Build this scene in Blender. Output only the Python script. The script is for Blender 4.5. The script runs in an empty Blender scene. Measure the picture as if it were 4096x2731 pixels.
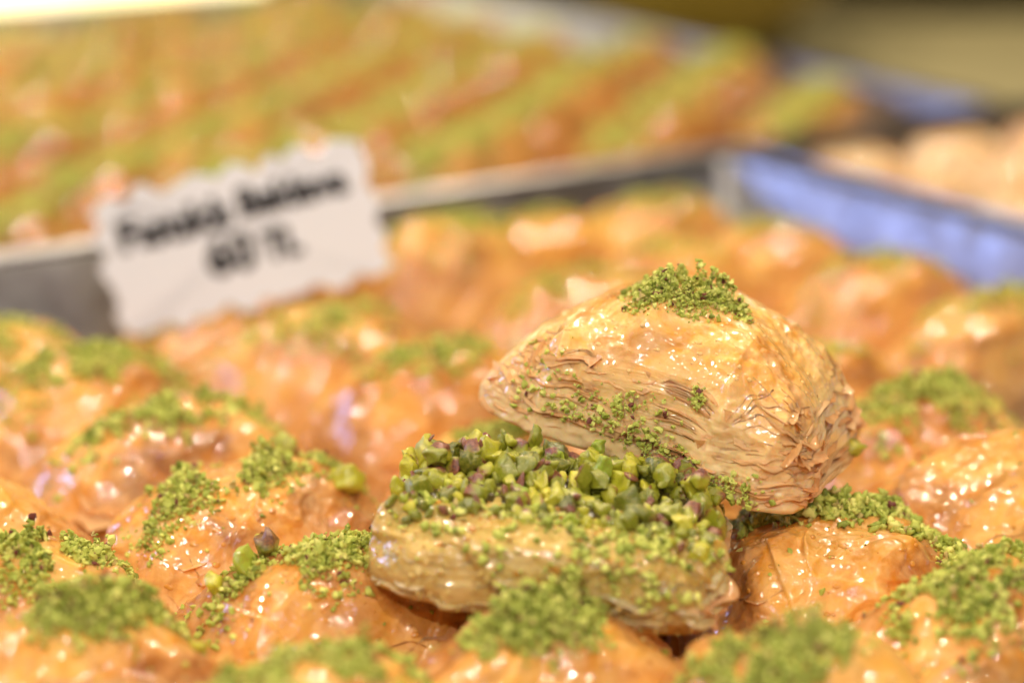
import bpy, math, random
import numpy as np
from mathutils import Vector, Matrix, Euler
from mathutils.bvhtree import BVHTree

# ---------------------------------------------------------------- camera, world, light (lengths below are written in cm)
S = 0.01
sc = bpy.context.scene
COL = sc.collection
cam_d = bpy.data.cameras.new("camera")
cam = bpy.data.objects.new("camera", cam_d); COL.objects.link(cam); sc.camera = cam
cam.location = (0, 0, 15.5 * S); cam.rotation_euler = (math.radians(73), 0, 0)
cam_d.sensor_width = 23.5; cam_d.lens = 50.0
cam_d.clip_start = 0.01; cam_d.clip_end = 20
cam_d.dof.use_dof = True; cam_d.dof.focus_distance = 0.331; cam_d.dof.aperture_fstop = 4.1
sc.view_settings.view_transform = 'Standard'; sc.view_settings.look = 'None'
sc.view_settings.gamma = 1.0; sc.view_settings.exposure = -0.20
sc.cycles.use_denoising = True
sc.cycles.max_bounces = 7; sc.cycles.diffuse_bounces = 3; sc.cycles.glossy_bounces = 3
sc.cycles.transmission_bounces = 5; sc.cycles.sample_clamp_indirect = 4.0
sc.cycles.caustics_reflective = False; sc.cycles.caustics_refractive = False

world = bpy.data.worlds.new("World"); sc.world = world; world.use_nodes = True
bg = world.node_tree.nodes['Background']
bg.inputs[0].default_value = (1.0, 0.90, 0.82, 1); bg.inputs[1].default_value = 0.03

def lamp(name, loc, target, power, size, color, shape='DISK', size_y=None):
    l = bpy.data.lights.new(name, 'AREA'); l.energy = power; l.shape = shape; l.size = size * S
    if size_y: l.size_y = size_y * S
    l.color = color
    o = bpy.data.objects.new(name, l); COL.objects.link(o)
    o.location = Vector(loc) * S
    o.rotation_euler = (Vector(target) - Vector(loc)).to_track_quat('-Z', 'Y').to_euler()
    return o
# warm bulbs over the counter, a broad shop light behind the camera, a cool tube at the left
lamp("shop_lamp", (-34, -6, 78), (0, 36, 0), 2.3, 8, (1.0, 0.93, 0.84))
lamp("counter_bulb", (-26, 92, 88), (0, 38, 3), 4.0, 3.2, (1.0, 0.80, 0.55))
lamp("counter_bulb", (10, 98, 86), (0, 38, 3), 4.0, 3.2, (1.0, 0.80, 0.55))
lamp("counter_bulb", (44, 76, 80), (2, 36, 3), 3.2, 3.2, (1.0, 0.82, 0.58))
lamp("counter_bulb", (-42, 40, 60), (0, 36, 3), 2.2, 2.4, (1.0, 0.84, 0.62))
lamp("counter_bulb", (34, 16, 60), (2, 34, 3), 1.4, 2.2, (1.0, 0.86, 0.66))
lamp("counter_bulb", (14, -14, 46), (2, 34, 3), 1.2, 1.6, (1.0, 0.88, 0.70))
lamp("counter_bulb", (-14, -12, 40), (0, 34, 3), 1.0, 1.4, (1.0, 0.88, 0.70))
lamp("cool_tube", (-75, 66, 26), (6, 50, 2), 2.1, 46, (0.38, 0.48, 1.0), 'RECTANGLE', 8)
lamp("cool_tube", (22, -20, 40), (2, 34, 3), 0.45, 34, (0.50, 0.56, 1.0), 'RECTANGLE', 3)
lamp("front_fill", (-8, -70, 30), (0, 36, 0), 0.5, 70, (0.98, 0.94, 0.94), 'RECTANGLE', 30)  # added soft fill low behind the camera, no real window

# ---------------------------------------------------------------- numpy noise
_rs = np.random.RandomState(7)
_PERM = np.concatenate([_rs.permutation(256)] * 3)
_G = _rs.normal(size=(256, 3)); _G /= np.linalg.norm(_G, axis=1)[:, None]
def pn(P, seed=0.0):
    P = np.asarray(P, float) + seed * 17.31
    i = np.floor(P).astype(int); f = P - i; i &= 255
    w = f * f * f * (f * (f * 6 - 15) + 10)
    out = 0
    for dx in (0, 1):
        for dy in (0, 1):
            for dz in (0, 1):
                h = _PERM[_PERM[_PERM[(i[..., 0] + dx) & 255] + ((i[..., 1] + dy) & 255)] + ((i[..., 2] + dz) & 255)]
                g = _G[h]
                d = g[..., 0] * (f[..., 0] - dx) + g[..., 1] * (f[..., 1] - dy) + g[..., 2] * (f[..., 2] - dz)
                wt = (w[..., 0] if dx else 1 - w[..., 0]) * (w[..., 1] if dy else 1 - w[..., 1]) * (w[..., 2] if dz else 1 - w[..., 2])
                out = out + d * wt
    return out * 1.5
def ridged(P, seed=0.0): return 1 - 2 * np.abs(pn(P, seed))

# ---------------------------------------------------------------- mesh helpers
def mesh_np(name, V, F, mat, smooth=True, attrs=None):
    """V (n,3) in cm, F (m,3 or 4) -> mesh in metres."""
    me = bpy.data.meshes.new(name)
    V = np.asarray(V, np.float32) * S; F = np.asarray(F, np.int32)
    k = F.shape[1]
    me.vertices.add(len(V)); me.vertices.foreach_set("co", V.ravel())
    me.loops.add(F.size); me.loops.foreach_set("vertex_index", F.ravel())
    me.polygons.add(len(F)); me.polygons.foreach_set("loop_start", np.arange(0, F.size, k, dtype=np.int32))
    me.polygons.foreach_set("loop_total", np.full(len(F), k, np.int32))
    me.polygons.foreach_set("use_smooth", np.full(len(F), smooth, bool))
    me.update(calc_edges=True)
    for an, av in (attrs or {}).items():
        a = me.attributes.new(an, 'FLOAT', 'POINT'); a.data.foreach_set("value", np.asarray(av, np.float32))
    if mat: me.materials.append(mat)
    return me
def link(name, me, parent=None, loc=None, rot=None, scale=None, **props):
    o = bpy.data.objects.new(name, me); COL.objects.link(o)
    if parent: o.parent = parent
    if loc is not None: o.location = Vector(loc) * S
    if rot is not None: o.rotation_euler = rot
    if scale is not None: o.scale = scale
    for k, v in props.items(): o[k] = v
    return o
def thing(name, label, cat, loc, rot=(0, 0, 0), group=None, scale=None, me=None):
    o = link(name, me, None, loc, rot, scale, label=label, category=cat)
    if group: o['group'] = group
    return o
def grid_faces(nr, nc, wrap=False):
    r = np.arange(nr - 1)[:, None]; c = np.arange(nc if wrap else nc - 1)[None, :]
    c2 = (c + 1) % nc
    return np.stack(np.broadcast_arrays(r * nc + c, r * nc + c2, (r + 1) * nc + c2, (r + 1) * nc + c), -1).reshape(-1, 4)
def ico(sub):
    import bmesh
    bm = bmesh.new(); bmesh.ops.create_icosphere(bm, subdivisions=sub, radius=1)
    V = np.array([v.co[:] for v in bm.verts]); F = np.array([[v.index for v in f.verts] for f in bm.faces])
    bm.free(); return V, F
ICO1, ICO2, ICO3 = ico(1), ico(2), ico(3)

# ---------------------------------------------------------------- materials
def new_mat(name):
    m = bpy.data.materials.new(name); m.use_nodes = True
    nt = m.node_tree; return m, nt, nt.nodes, nt.links, nt.nodes['Principled BSDF']
def coord(N, Lk, cm_scale=100.0, rand=True):
    tc = N.new('ShaderNodeTexCoord'); mp = N.new('ShaderNodeMapping'); mp.inputs['Scale'].default_value = (cm_scale,) * 3
    Lk.new(tc.outputs['Object'], mp.inputs['Vector'])
    if rand:
        oi = N.new('ShaderNodeObjectInfo'); mu = N.new('ShaderNodeMath'); mu.operation = 'MULTIPLY'; mu.inputs[1].default_value = 57.0
        Lk.new(oi.outputs['Random'], mu.inputs[0]); Lk.new(mu.outputs[0], mp.inputs['Location'])
    return mp.outputs['Vector']
def noise(N, Lk, vec, scale, detail=3, rough=0.5, dist=0.0):
    n = N.new('ShaderNodeTexNoise'); n.inputs['Scale'].default_value = scale; n.inputs['Detail'].default_value = detail
    n.inputs['Roughness'].default_value = rough; n.inputs['Distortion'].default_value = dist
    Lk.new(vec, n.inputs['Vector']); return n.outputs['Fac']
def ramp(N, Lk, fac, stops):
    r = N.new('ShaderNodeValToRGB'); e = r.color_ramp.elements
    while len(e) < len(stops): e.new(0.5)
    for k, (p, c) in enumerate(stops):
        e[k].position = p; e[k].color = (*c, 1)
    Lk.new(fac, r.inputs[0]); return r.outputs[0]
def mix(N, Lk, fac, a, b, mode='MIX'):
    m = N.new('ShaderNodeMix'); m.data_type = 'RGBA'; m.blend_type = mode
    for sock, v in ((m.inputs[0], fac), (m.inputs[6], a), (m.inputs[7], b)):
        if isinstance(v, (int, float)): sock.default_value = v
        elif isinstance(v, tuple): sock.default_value = (*v, 1)
        else: Lk.new(v, sock)
    return m.outputs[2]
def attr(N, name):
    a = N.new('ShaderNodeAttribute'); a.attribute_name = name; return a.outputs['Fac']
def bump(N, Lk, h, strength, dist_cm, prev=None):
    b = N.new('ShaderNodeBump'); b.inputs['Strength'].default_value = strength; b.inputs['Distance'].default_value = dist_cm * S
    Lk.new(h, b.inputs['Height'])
    if prev is not None: Lk.new(prev, b.inputs['Normal'])
    return b.outputs[0]

def filo_material(name, dark, mid, light, pale, translucent=False, sss=0.14, bump_k=1.0):
    m, nt, N, Lk, P = new_mat(name)
    v = coord(N, Lk)
    n1 = noise(N, Lk, v, 0.55, 5, 0.6, 0.8)
    c = ramp(N, Lk, n1, [(0.38, dark), (0.48, mid), (0.59, light)])
    n2 = noise(N, Lk, v, 2.6, 4, 0.65, 0.6)
    c = mix(N, Lk, ramp(N, Lk, n2, [(0.35, (0, 0, 0)), (0.75, (0.55, 0.55, 0.55))]), c, pale)
    c = mix(N, Lk, attr(N, 'pale'), c, pale)
    oi = N.new('ShaderNodeObjectInfo')
    c = mix(N, Lk, ramp(N, Lk, oi.outputs['Random'], [(0.0, (0.0,) * 3), (1.0, (0.35,) * 3)]), c, mid)
    Lk.new(c, P.inputs['Base Color'])
    P.inputs['Roughness'].default_value = 0.34; P.inputs['Specular IOR Level'].default_value = 0.25
    P.inputs['Subsurface Weight'].default_value = sss
    P.inputs['Subsurface Radius'].default_value = (1.0, 0.42, 0.15); P.inputs['Subsurface Scale'].default_value = 0.28 * S
    P.inputs['Coat Weight'].default_value = 0.9; P.inputs['Coat Roughness'].default_value = 0.045; P.inputs['Coat IOR'].default_value = 1.62
    b = bump(N, Lk, noise(N, Lk, v, 4.5, 5, 0.62, 0.4), 0.38 * bump_k, 0.05)
    Lk.new(b, P.inputs['Normal'])
    b2 = bump(N, Lk, noise(N, Lk, v, 5.5, 2, 0.5, 0.0), 0.7 * bump_k, 0.035)
    Lk.new(b2, P.inputs['Coat Normal'])
    if translucent:
        T = N.new('ShaderNodeBsdfTranslucent'); Lk.new(c, T.inputs[0]); ms = N.new('ShaderNodeMixShader'); ms.inputs[0].default_value = 0.45
        out = N['Material Output'] if 'Material Output' in N else N.new('ShaderNodeOutputMaterial')
        Lk.new(P.outputs[0], ms.inputs[1]); Lk.new(T.outputs[0], ms.inputs[2]); Lk.new(ms.outputs[0], out.inputs[0])
    return m
M_FILO = filo_material("golden_filo", (0.25, 0.060, 0.002), (0.62, 0.225, 0.014), (0.84, 0.44, 0.075), (0.95, 0.69, 0.36), bump_k=1.2)
M_SHEET = filo_material("filo_sheet", (0.84, 0.38, 0.08), (0.93, 0.55, 0.18), (0.96, 0.67, 0.30), (0.98, 0.82, 0.54), True, 0.0, 1.2)
M_TOP = filo_material("pale_golden_filo", (0.58, 0.20, 0.010), (0.88, 0.42, 0.065), (0.96, 0.59, 0.20), (0.98, 0.75, 0.44), False, 0.45, 0.9)
M_BEAD = filo_material("syrup_on_golden_filo", (0.40, 0.13, 0.01), (0.58, 0.225, 0.020), (0.66, 0.30, 0.045), (0.74, 0.40, 0.12), sss=0.0, bump_k=0.05)
M_BEADP = filo_material("syrup_on_pale_filo", (0.66, 0.32, 0.05), (0.78, 0.43, 0.10), (0.84, 0.52, 0.18), (0.90, 0.66, 0.34), sss=0.0, bump_k=0.05)
M_TOAST = filo_material("toasted_filo", (0.20, 0.045, 0.003), (0.44, 0.15, 0.012), (0.64, 0.30, 0.055), (0.80, 0.52, 0.24))
M_CREAM = filo_material("syrup_soaked_filo", (0.28, 0.15, 0.012), (0.50, 0.31, 0.045), (0.66, 0.46, 0.13), (0.78, 0.58, 0.28), False, 0.45, 1.0)
M_WHITE = filo_material("pale_pastry", (0.66, 0.28, 0.05), (0.90, 0.54, 0.20), (0.96, 0.76, 0.48), (0.98, 0.88, 0.74))

def crumb_material():
    m, nt, N, Lk, P = new_mat("pistachio_crumb")
    c = ramp(N, Lk, attr(N, 'tint'), [(0.0, (0.19, 0.22, 0.03)), (0.25, (0.38, 0.42, 0.065)), (0.6, (0.58, 0.585, 0.125)), (0.9, (0.84, 0.78, 0.24)), (0.95, (0.58, 0.42, 0.16)), (1.0, (0.20, 0.05, 0.04))])
    v = coord(N, Lk, rand=False)
    c = mix(N, Lk, noise(N, Lk, v, 14, 3), c, mix(N, Lk, 1.0, c, (0.72, 0.82, 0.6), 'MULTIPLY'))
    Lk.new(c, P.inputs['Base Color']); P.inputs['Roughness'].default_value = 0.62
    P.inputs['Subsurface Weight'].default_value = 0.0
    P.inputs['Specular IOR Level'].default_value = 0.35
    Lk.new(bump(N, Lk, noise(N, Lk, v, 40, 3), 0.6, 0.01), P.inputs['Normal'])
    return m
M_CRUMB = crumb_material()

def nut_material():
    m, nt, N, Lk, P = new_mat("chopped_pistachio")
    oi = N.new('ShaderNodeObjectInfo'); v = coord(N, Lk)
    g = ramp(N, Lk, oi.outputs['Random'], [(0.0, (0.08, 0.10, 0.004)), (0.3, (0.22, 0.25, 0.010)), (0.6, (0.40, 0.41, 0.018)), (0.85, (0.64, 0.58, 0.04)), (1.0, (0.30, 0.46, 0.05))])
    g = mix(N, Lk, ramp(N, Lk, noise(N, Lk, v, 5, 4), [(0.4, (0, 0, 0)), (0.7, (0.6, 0.6, 0.6))]), g, (0.42, 0.36, 0.05))
    sk = ramp(N, Lk, noise(N, Lk, v, 6, 4), [(0.3, (0.10, 0.02, 0.018)), (0.55, (0.26, 0.08, 0.035)), (0.75, (0.42, 0.17, 0.06))])
    c = mix(N, Lk, attr(N, 'skin'), g, sk)
    Lk.new(c, P.inputs['Base Color']); P.inputs['Roughness'].default_value = 0.32
    P.inputs['Subsurface Weight'].default_value = 0.3; P.inputs['Subsurface Radius'].default_value = (1, 0.9, 0.25); P.inputs['Subsurface Scale'].default_value = 0.10 * S
    P.inputs['Coat Weight'].default_value = 1.0; P.inputs['Coat Roughness'].default_value = 0.06
    b = bump(N, Lk, noise(N, Lk, v, 9, 4), 0.45, 0.03)
    Lk.new(b, P.inputs['Normal']); Lk.new(bump(N, Lk, noise(N, Lk, v, 12, 2), 0.5, 0.02), P.inputs['Coat Normal'])
    return m
M_NUT = nut_material()

def simple(name, col, rough=0.5, metal=0.0, nscale=0, namp=0.0, coat=0.0, emit=None, aniso=None):
    m, nt, N, Lk, P = new_mat(name)
    v = coord(N, Lk, rand=False)
    if nscale:
        c = mix(N, Lk, noise(N, Lk, v, nscale, 5, 0.6), tuple(x * (1 - namp) for x in col), tuple(min(1, x * (1 + namp)) for x in col))
        Lk.new(c, P.inputs['Base Color'])
        Lk.new(bump(N, Lk, noise(N, Lk, v, nscale * 3, 3), 0.2, 0.02), P.inputs['Normal'])
    else: P.inputs['Base Color'].default_value = (*col, 1)
    P.inputs['Roughness'].default_value = rough; P.inputs['Metallic'].default_value = metal; P.inputs['Coat Weight'].default_value = coat
    if emit: P.inputs['Emission Color'].default_value = (*emit[0], 1); P.inputs['Emission Strength'].default_value = emit[1]
    return m
def steel():
    m, nt, N, Lk, P = new_mat("brushed_steel"); v = coord(N, Lk, rand=False)
    Lk.new(ramp(N, Lk, noise(N, Lk, v, .7, 5, .6), [(.3, (.26, .25, .25)), (.7, (.42, .41, .41))]), P.inputs['Base Color'])
    Lk.new(ramp(N, Lk, noise(N, Lk, v, 1.6, 4, .6), [(.3, (.30,) * 3), (.7, (.52,) * 3)]), P.inputs['Roughness'])
    P.inputs['Metallic'].default_value = 1
    b = bump(N, Lk, noise(N, Lk, v, .30, 2), .4, .2); Lk.new(bump(N, Lk, noise(N, Lk, v, 6, 3), .2, .02, b), P.inputs['Normal'])
    return m
M_STEEL = steel()
M_RIM = simple('polished_rim', (0.66, 0.66, 0.70), 0.28, 1.0, 1.3, 0.08)
M_PAPER = simple("white_card", (0.82, 0.86, 0.96), 0.7, 0, 2.5, 0.02)
M_INK = simple("black_ink", (0.012, 0.011, 0.014), 0.6)
def syrup():
    m, nt, N, Lk, P = new_mat("clear_syrup")
    P.inputs['Base Color'].default_value = (0.55, 0.25, 0.04, 1); P.inputs['Roughness'].default_value = 0.06
    P.inputs['IOR'].default_value = 1.6
    P.inputs['Coat Weight'].default_value = 1.0; P.inputs['Coat Roughness'].default_value = 0.03
    return m
M_SYRUP = syrup()

# ---------------------------------------------------------------- pastry shapes
def footprint(u, n):
    c, s = np.cos(u), np.sin(u)
    return np.sign(c) * np.abs(c) ** (2 / n), np.sign(s) * np.abs(s) ** (2 / n)
def loaf(seed, L, W, H, nu=200, nv=90, n=4.0, p=0.72, q=0.62, big=0.09, fold=0.11, drape=0.13, fine=0.010, sheets=1.5, pale_lo=0.55, ripple=0.9, lines=0.0, ntop=2.4, pleats=(), taper=0.0, tent=0.0, peak=(0, 0), lean=(0, 0)):
    """Domed pillow of folded filo: closed body. Returns V, F, pale, bvh, radius(theta,z)."""
    u = np.linspace(0, 2 * np.pi, nu, endpoint=False)
    u = u + 0.22 * np.sin(4 * u) * -1 * 0.5
    t = np.linspace(0.0, 1, nv) ** 0.85
    U, T = np.meshgrid(u, t)
    ex, ey = footprint(U, n)
    ph = T * np.pi / 2
    rho = np.sin(ph) ** p; ze = np.cos(ph) ** q
    # softer corners near the top
    ex2, ey2 = footprint(U, ntop); k = np.clip(T, 0, 1) ** 1.2
    X = L / 2 * rho * (ex * k + ex2 * (1 - k)); Y = W / 2 * rho * (ey * k + ey2 * (1 - k)); Z = H * ze
    if tent:  # pull the top towards a peak, shoulders sloping down to the ends
        lin = np.clip(1 - np.abs(X - peak[0]) / (L * .62), 0, 1)
        Z = Z * (1 - tent + tent * (lin ** .55) * 1.08)
        if taper: Z = Z * (1 - taper * np.clip((-X - .3) / (L / 2 - .3), 0, 1) ** 1.2)
        X = X + peak[0] * .5 * (Z / H) ** 2; Y = Y + peak[1] * (Z / H) ** 2
    P = np.stack([X, Y, Z], -1)
    sd = seed * 3.7
    # broad unevenness of the outline
    P[..., 0] += 0.12 * pn(np.stack([X * 0, Y * .6, Z * .5], -1), sd + 1) * np.sign(X) * rho
    P[..., 1] += 0.12 * pn(np.stack([X * .5, Y * 0, Z * .5], -1), sd + 2) * np.sign(Y) * rho
    def normals(P):
        du = np.roll(P, -1, 1) - np.roll(P, 1, 1); dt = np.gradient(P, axis=0)
        nn = np.cross(dt, du); nn /= (np.linalg.norm(nn, axis=-1, keepdims=True) + 1e-9)
        nn[0] = (0, 0, 1); return nn
    Nn = normals(P)
    if (Nn[nv // 2] * P[nv // 2])[..., :2].sum() < 0: Nn = -Nn
    Nn[0] = (0, 0, 1)
    top = np.clip(Nn[..., 2], 0, 1)
    disp = big * pn(P * 0.55, sd) + fold * (ridged(P * np.array([.5, .9, .55]), sd + 5) - .5)
    rd = ridged(P * np.array([1.1, 1.7, 1.0]) + .3 * pn(P * .8, sd)[..., None], sd + 9)
    disp += fold * .32 * (rd - .5)
    # crisp pleats where a sheet is folded over
    pl = pn(P * np.array([.35, .5, .4]), sd + 21) * 2.2 + P[..., 0] * .35
    fp = pl - np.floor(pl); disp += fold * .8 * np.where(fp < .06, fp / .06, (1 - fp) / .94) * np.clip(pn(P * .8, sd + 22) * 2 + .6, 0, 1)
    disp += fold * .10 * np.clip(ridged(P * np.array([2.6, 3.4, 2.4]), sd + 23) - .55, 0, 1) * 2
    # draped sheets: steps on the flanks
    side = np.clip(1.15 - top, 0, 1)
    s = P[..., 2] * sheets / 2.0 + 0.9 * pn(P * np.array([.55, .55, .2]), sd + 3) + .25 * pn(P * 1.9, sd + 4)
    fr = s - np.floor(s)
    saw = np.where(fr < .10, fr / .10, 1 - (fr - .10) / .90)
    disp += drape * (saw - .5) * side
    s2 = P[..., 2] * 6.5 + 1.3 * pn(P * np.array([.8, .8, .3]), sd + 6)
    disp += drape * .22 * (np.abs((s2 % 1) - .5) * 2 - .5) * side * np.clip(pn(P * .7, sd + 8) * 2 + .5, 0, 1) * np.clip((ripple - P[..., 2]) / .3, 0, 1)
    if lines:
        s3 = P[..., 2] * 19 + 2.2 * pn(P * np.array([.6, .6, .4]), sd + 41) + 1.0 * pn(P * np.array([2., 2., .8]), sd + 42)
        disp += lines * (np.abs((s3 % 1) - .5) * 2 - .5) * side * np.clip(.6 + 1.5 * pn(P * 1.1, sd + 43), 0, 1) * np.clip((ripple + .3 - P[..., 2]) / .4, 0, 1)
        s4 = s3 * .37 + 3; disp += lines * 1.6 * ((s4 % 1) - .5) * side * np.clip(.4 + 1.5 * pn(P * .9, sd + 44), 0, 1) * np.clip((ripple + .3 - P[..., 2]) / .4, 0, 1)
    for px_, wd, am in pleats:  # ribs running down the front flank
        q_ = (P[..., 0] - px_ + .12 * pn(P * np.array([0, 0, 1.2]), sd + 31)) / wd
        disp += am * np.exp(-np.abs(q_) ** 1.3) * np.clip(-Nn[..., 1] * 1.6 + .2, 0, 1)
    disp += fine * pn(P * 5.0, sd + 11) * 2 + fine * .8 * pn(P * 10.0, sd + 12)
    disp *= np.clip(T * 6, 0, 1)  + 0 * T if big < .01 else 1.0
    disp[0] = disp[0].mean()
    P = P + Nn * disp[..., None]
    P[..., 2] = np.maximum(P[..., 2], 0.0)
    pale = np.clip(pale_lo * (1 - P[..., 2] / H) * side + .35 * np.clip(saw - .7, 0, 1) * side, 0, 1)
    V = P.reshape(-1, 3); F = grid_faces(nv, nu, True)[:, ::-1]
    c = len(V); V = np.vstack([V, [[0, 0, 0.02]]])
    last = (nv - 1) * nu; a = np.arange(nu)
    cap = np.stack([np.full(nu, c), last + a, last + (a + 1) % nu, last + (a + 1) % nu], -1)
    tri = []
    F3 = np.vstack([F[:, [0, 1, 2]], F[:, [0, 2, 3]], cap[:, :3][:, ::-1]])
    pale = np.append(pale.reshape(-1), pale.mean())
    bvh = BVHTree.FromPolygons([tuple(x) for x in V], [tuple(x) for x in F3.tolist()])
    return V, F3, pale, bvh
def rad_at(z, H, p, q):
    ze = np.clip(z / H, 0, 1) ** (1 / q); return np.sqrt(1 - ze ** 2) ** p
def filo_rings(seed, L, W, H, zs, n=4.0, p=0.72, q=0.62, nu=300, out=(0.02, 0.16), droop=0.05, lean=(0, 0), arc=None, wavy=0.16, bvh=None, scallop=0.0, tilt=None):
    """Thin real sheets sticking out of the flanks, one mesh each; they follow one shared waviness as a folded stack does."""
    res = []
    rs = np.random.RandomState(seed)
    for k, z in enumerate(zs):
        a0, a1 = arc[k] if arc else (0, 2 * np.pi)
        m = max(24, int(nu * (a1 - a0) / (2 * np.pi)))
        u = np.linspace(a0, a1, m)
        ex, ey = footprint(u, n)
        bx = L / 2 * ex; by = W / 2 * ey
        base = np.stack([bx * .8, by * .8, np.full(m, z * .45)], -1)
        zz = z + wavy * pn(base * 1.1, seed + 4) + wavy * .5 * pn(base * 2.6, seed + 5) + .035 * pn(base * 4 + k, seed + 6)
        if tilt is not None: zz = zz + tilt[k] * np.linspace(-.5, .5, m)
        if scallop: zz = zz + scallop * (z / 1.3) * (np.abs(np.sin(bx * 1.9 + .45)) - .6)
        zz = np.clip(zz, .015, H * .93)
        dirx, diry = ex / W, ey / L; dl = np.hypot(dirx, diry) + 1e-9
        ox, oy = np.cos(u) * .5 + dirx / dl * .5, np.sin(u) * .5 + diry / dl * .5
        r = rad_at(zz, H, p, q); px = bx * r; py = by * r
        if bvh is not None:
            for i in range(m):
                d = Vector((ox[i], oy[i], 0)).normalized()
                hit = bvh.ray_cast(Vector((px[i], py[i], zz[i])) + d * 3, -d)
                if hit[0] is not None: px[i] = hit[0].x; py[i] = hit[0].y
            for _ in range(2):
                px[1:-1] = (px[:-2] + px[1:-1] + px[2:]) / 3; py[1:-1] = (py[:-2] + py[1:-1] + py[2:]) / 3
        cyl = np.stack([bx * .8, by * .8, np.full(m, k * 1.37)], -1)
        lowf = pn(cyl * 1.3, seed + 1); midf = pn(cyl * 3.7, seed + 2); hi = pn(cyl * 13, seed + 3)
        pr = out[0] + (out[1] - out[0]) * np.clip(.30 + lowf * 1.9 + midf * .8, -.3, 1.25) + .02 * hi
        edge = np.minimum(np.arange(m), np.arange(m)[::-1]) / 10.0
        if arc: pr = pr * np.clip(edge, 0, 1) - .08 * (1 - np.clip(edge, 0, 1))
        curl = droop * (pn(cyl * .9, seed + 12) * 2.2 + .35)
        rows = []
        for f in (-.30, .0, .45, .8, 1.0):
            off = (f * pr if f > 0 else f)
            w = .05 * pn(np.stack([bx * 2.4, by * 2.4, np.full(m, f * 2 + k)], -1), seed + 7) * max(f, 0)
            zrow = zz + .02 * (1 - f) - curl * max(f, 0) ** 2 * np.clip(pr / .10, 0, 2.2) + w
            rows.append(np.stack([px + ox * off, py + oy * off, zrow], -1))
        A = np.stack(rows); B = A.copy(); B[..., 2] -= .007
        V = np.vstack([A.reshape(-1, 3), B[::-1].reshape(-1, 3)])
        res.append((V, grid_faces(10, m)))
    return res
def merge(parts):
    Vs, Fs, o = [], [], 0
    for V, F in parts:
        Vs.append(V); Fs.append(F + o); o += len(V)
    return np.vstack(Vs), np.vstack(Fs)

def crumbs(seed, bvh, blobs, count, rmin=.008, rmax=.052, stray=60, area=(4.5, 3.0), base=ICO1, pile=0.75, thr=-.22, zlift=0.0, top_z=6.0):
    """Heap of ground pistachio resting on a body (through its BVH). blobs: (x, y, sx, sy, weight, angle)"""
    rs = np.random.RandomState(seed)
    w = np.array([b[4] for b in blobs], float); w /= w.sum()
    ci = rs.choice(len(blobs), count, p=w)
    B = np.array([[b[0], b[1], b[2], b[3], b[5]] for b in blobs])[ci]
    g = rs.normal(size=(count, 2)) * .55
    g = g / np.maximum(1, np.linalg.norm(g, axis=1, keepdims=True) / 1.35)
    ca, sa = np.cos(B[:, 4]), np.sin(B[:, 4])
    x = B[:, 0] + g[:, 0] * B[:, 2] * ca - g[:, 1] * B[:, 3] * sa
    y = B[:, 1] + g[:, 0] * B[:, 2] * sa + g[:, 1] * B[:, 3] * ca
    if stray:
        x = np.append(x, (rs.rand(stray) - .5) * area[0]); y = np.append(y, (rs.rand(stray) - .5) * area[1])
    # grains gather in little lumps
    m_ = count; lump = np.arange(m_) // 9 * 9
    jx = rs.normal(size=m_) * .045; jy = rs.normal(size=m_) * .045; use = rs.rand(m_) < .7
    x[:m_] = np.where(use, x[lump] + jx, x[:m_]); y[:m_] = np.where(use, y[lump] + jy, y[:m_])
    keep = pn(np.stack([x * 1.6, y * 1.6, x * 0], -1), seed) + .35 * pn(np.stack([x * 5, y * 5, x * 0], -1), seed + 1) > thr
    if stray: keep[-stray:] = True
    x, y = x[keep], y[keep]; n = len(x)
    r = rmin + (rmax - rmin) * rs.rand(n) ** 1.8
    hm = {}; z = np.zeros(n); ok = np.zeros(n, bool)
    for i in range(n):
        hit = bvh.ray_cast(Vector((x[i], y[i], top_z)), Vector((0, 0, -1)))
        if hit[0] is None or hit[1].z < .18: continue
        key = (int(x[i] / .07), int(y[i] / .07)); h = hm.get(key, 0.0)
        z[i] = hit[0].z + h + r[i] * .45 + zlift; ok[i] = True
        hm[key] = min(h + r[i] * pile, .45)
    x, y, z, r = x[ok], y[ok], z[ok], r[ok]; n = len(x)
    V0, F0 = base; nvb = len(V0)
    Q = rs.normal(size=(n, 3, 3)); Q = np.linalg.qr(Q)[0]
    sc3 = r[:, None] * (.45 + 1.0 * rs.rand(n, 3))
    jit = 1 + .40 * rs.normal(size=(n, nvb, 1)).clip(-1.4, 1.4)
    V = (V0[None] * jit) * sc3[:, None, :]
    V = np.einsum('nvk,nkj->nvj', V, Q) + np.stack([x, y, z], -1)[:, None, :]
    F = (F0[None] + (np.arange(n) * nvb)[:, None, None]).reshape(-1, 3)
    tint = np.clip(rs.normal(.52, .25, n) + .18 * pn(np.stack([x * 2, y * 2, z], -1), seed + 5), 0, .9)
    odd = rs.rand(n); tint = np.where(odd > .975, 1.0, np.where(odd > .92, .95, tint))
    return V.reshape(-1, 3), F, np.repeat(tint, nvb)

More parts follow.
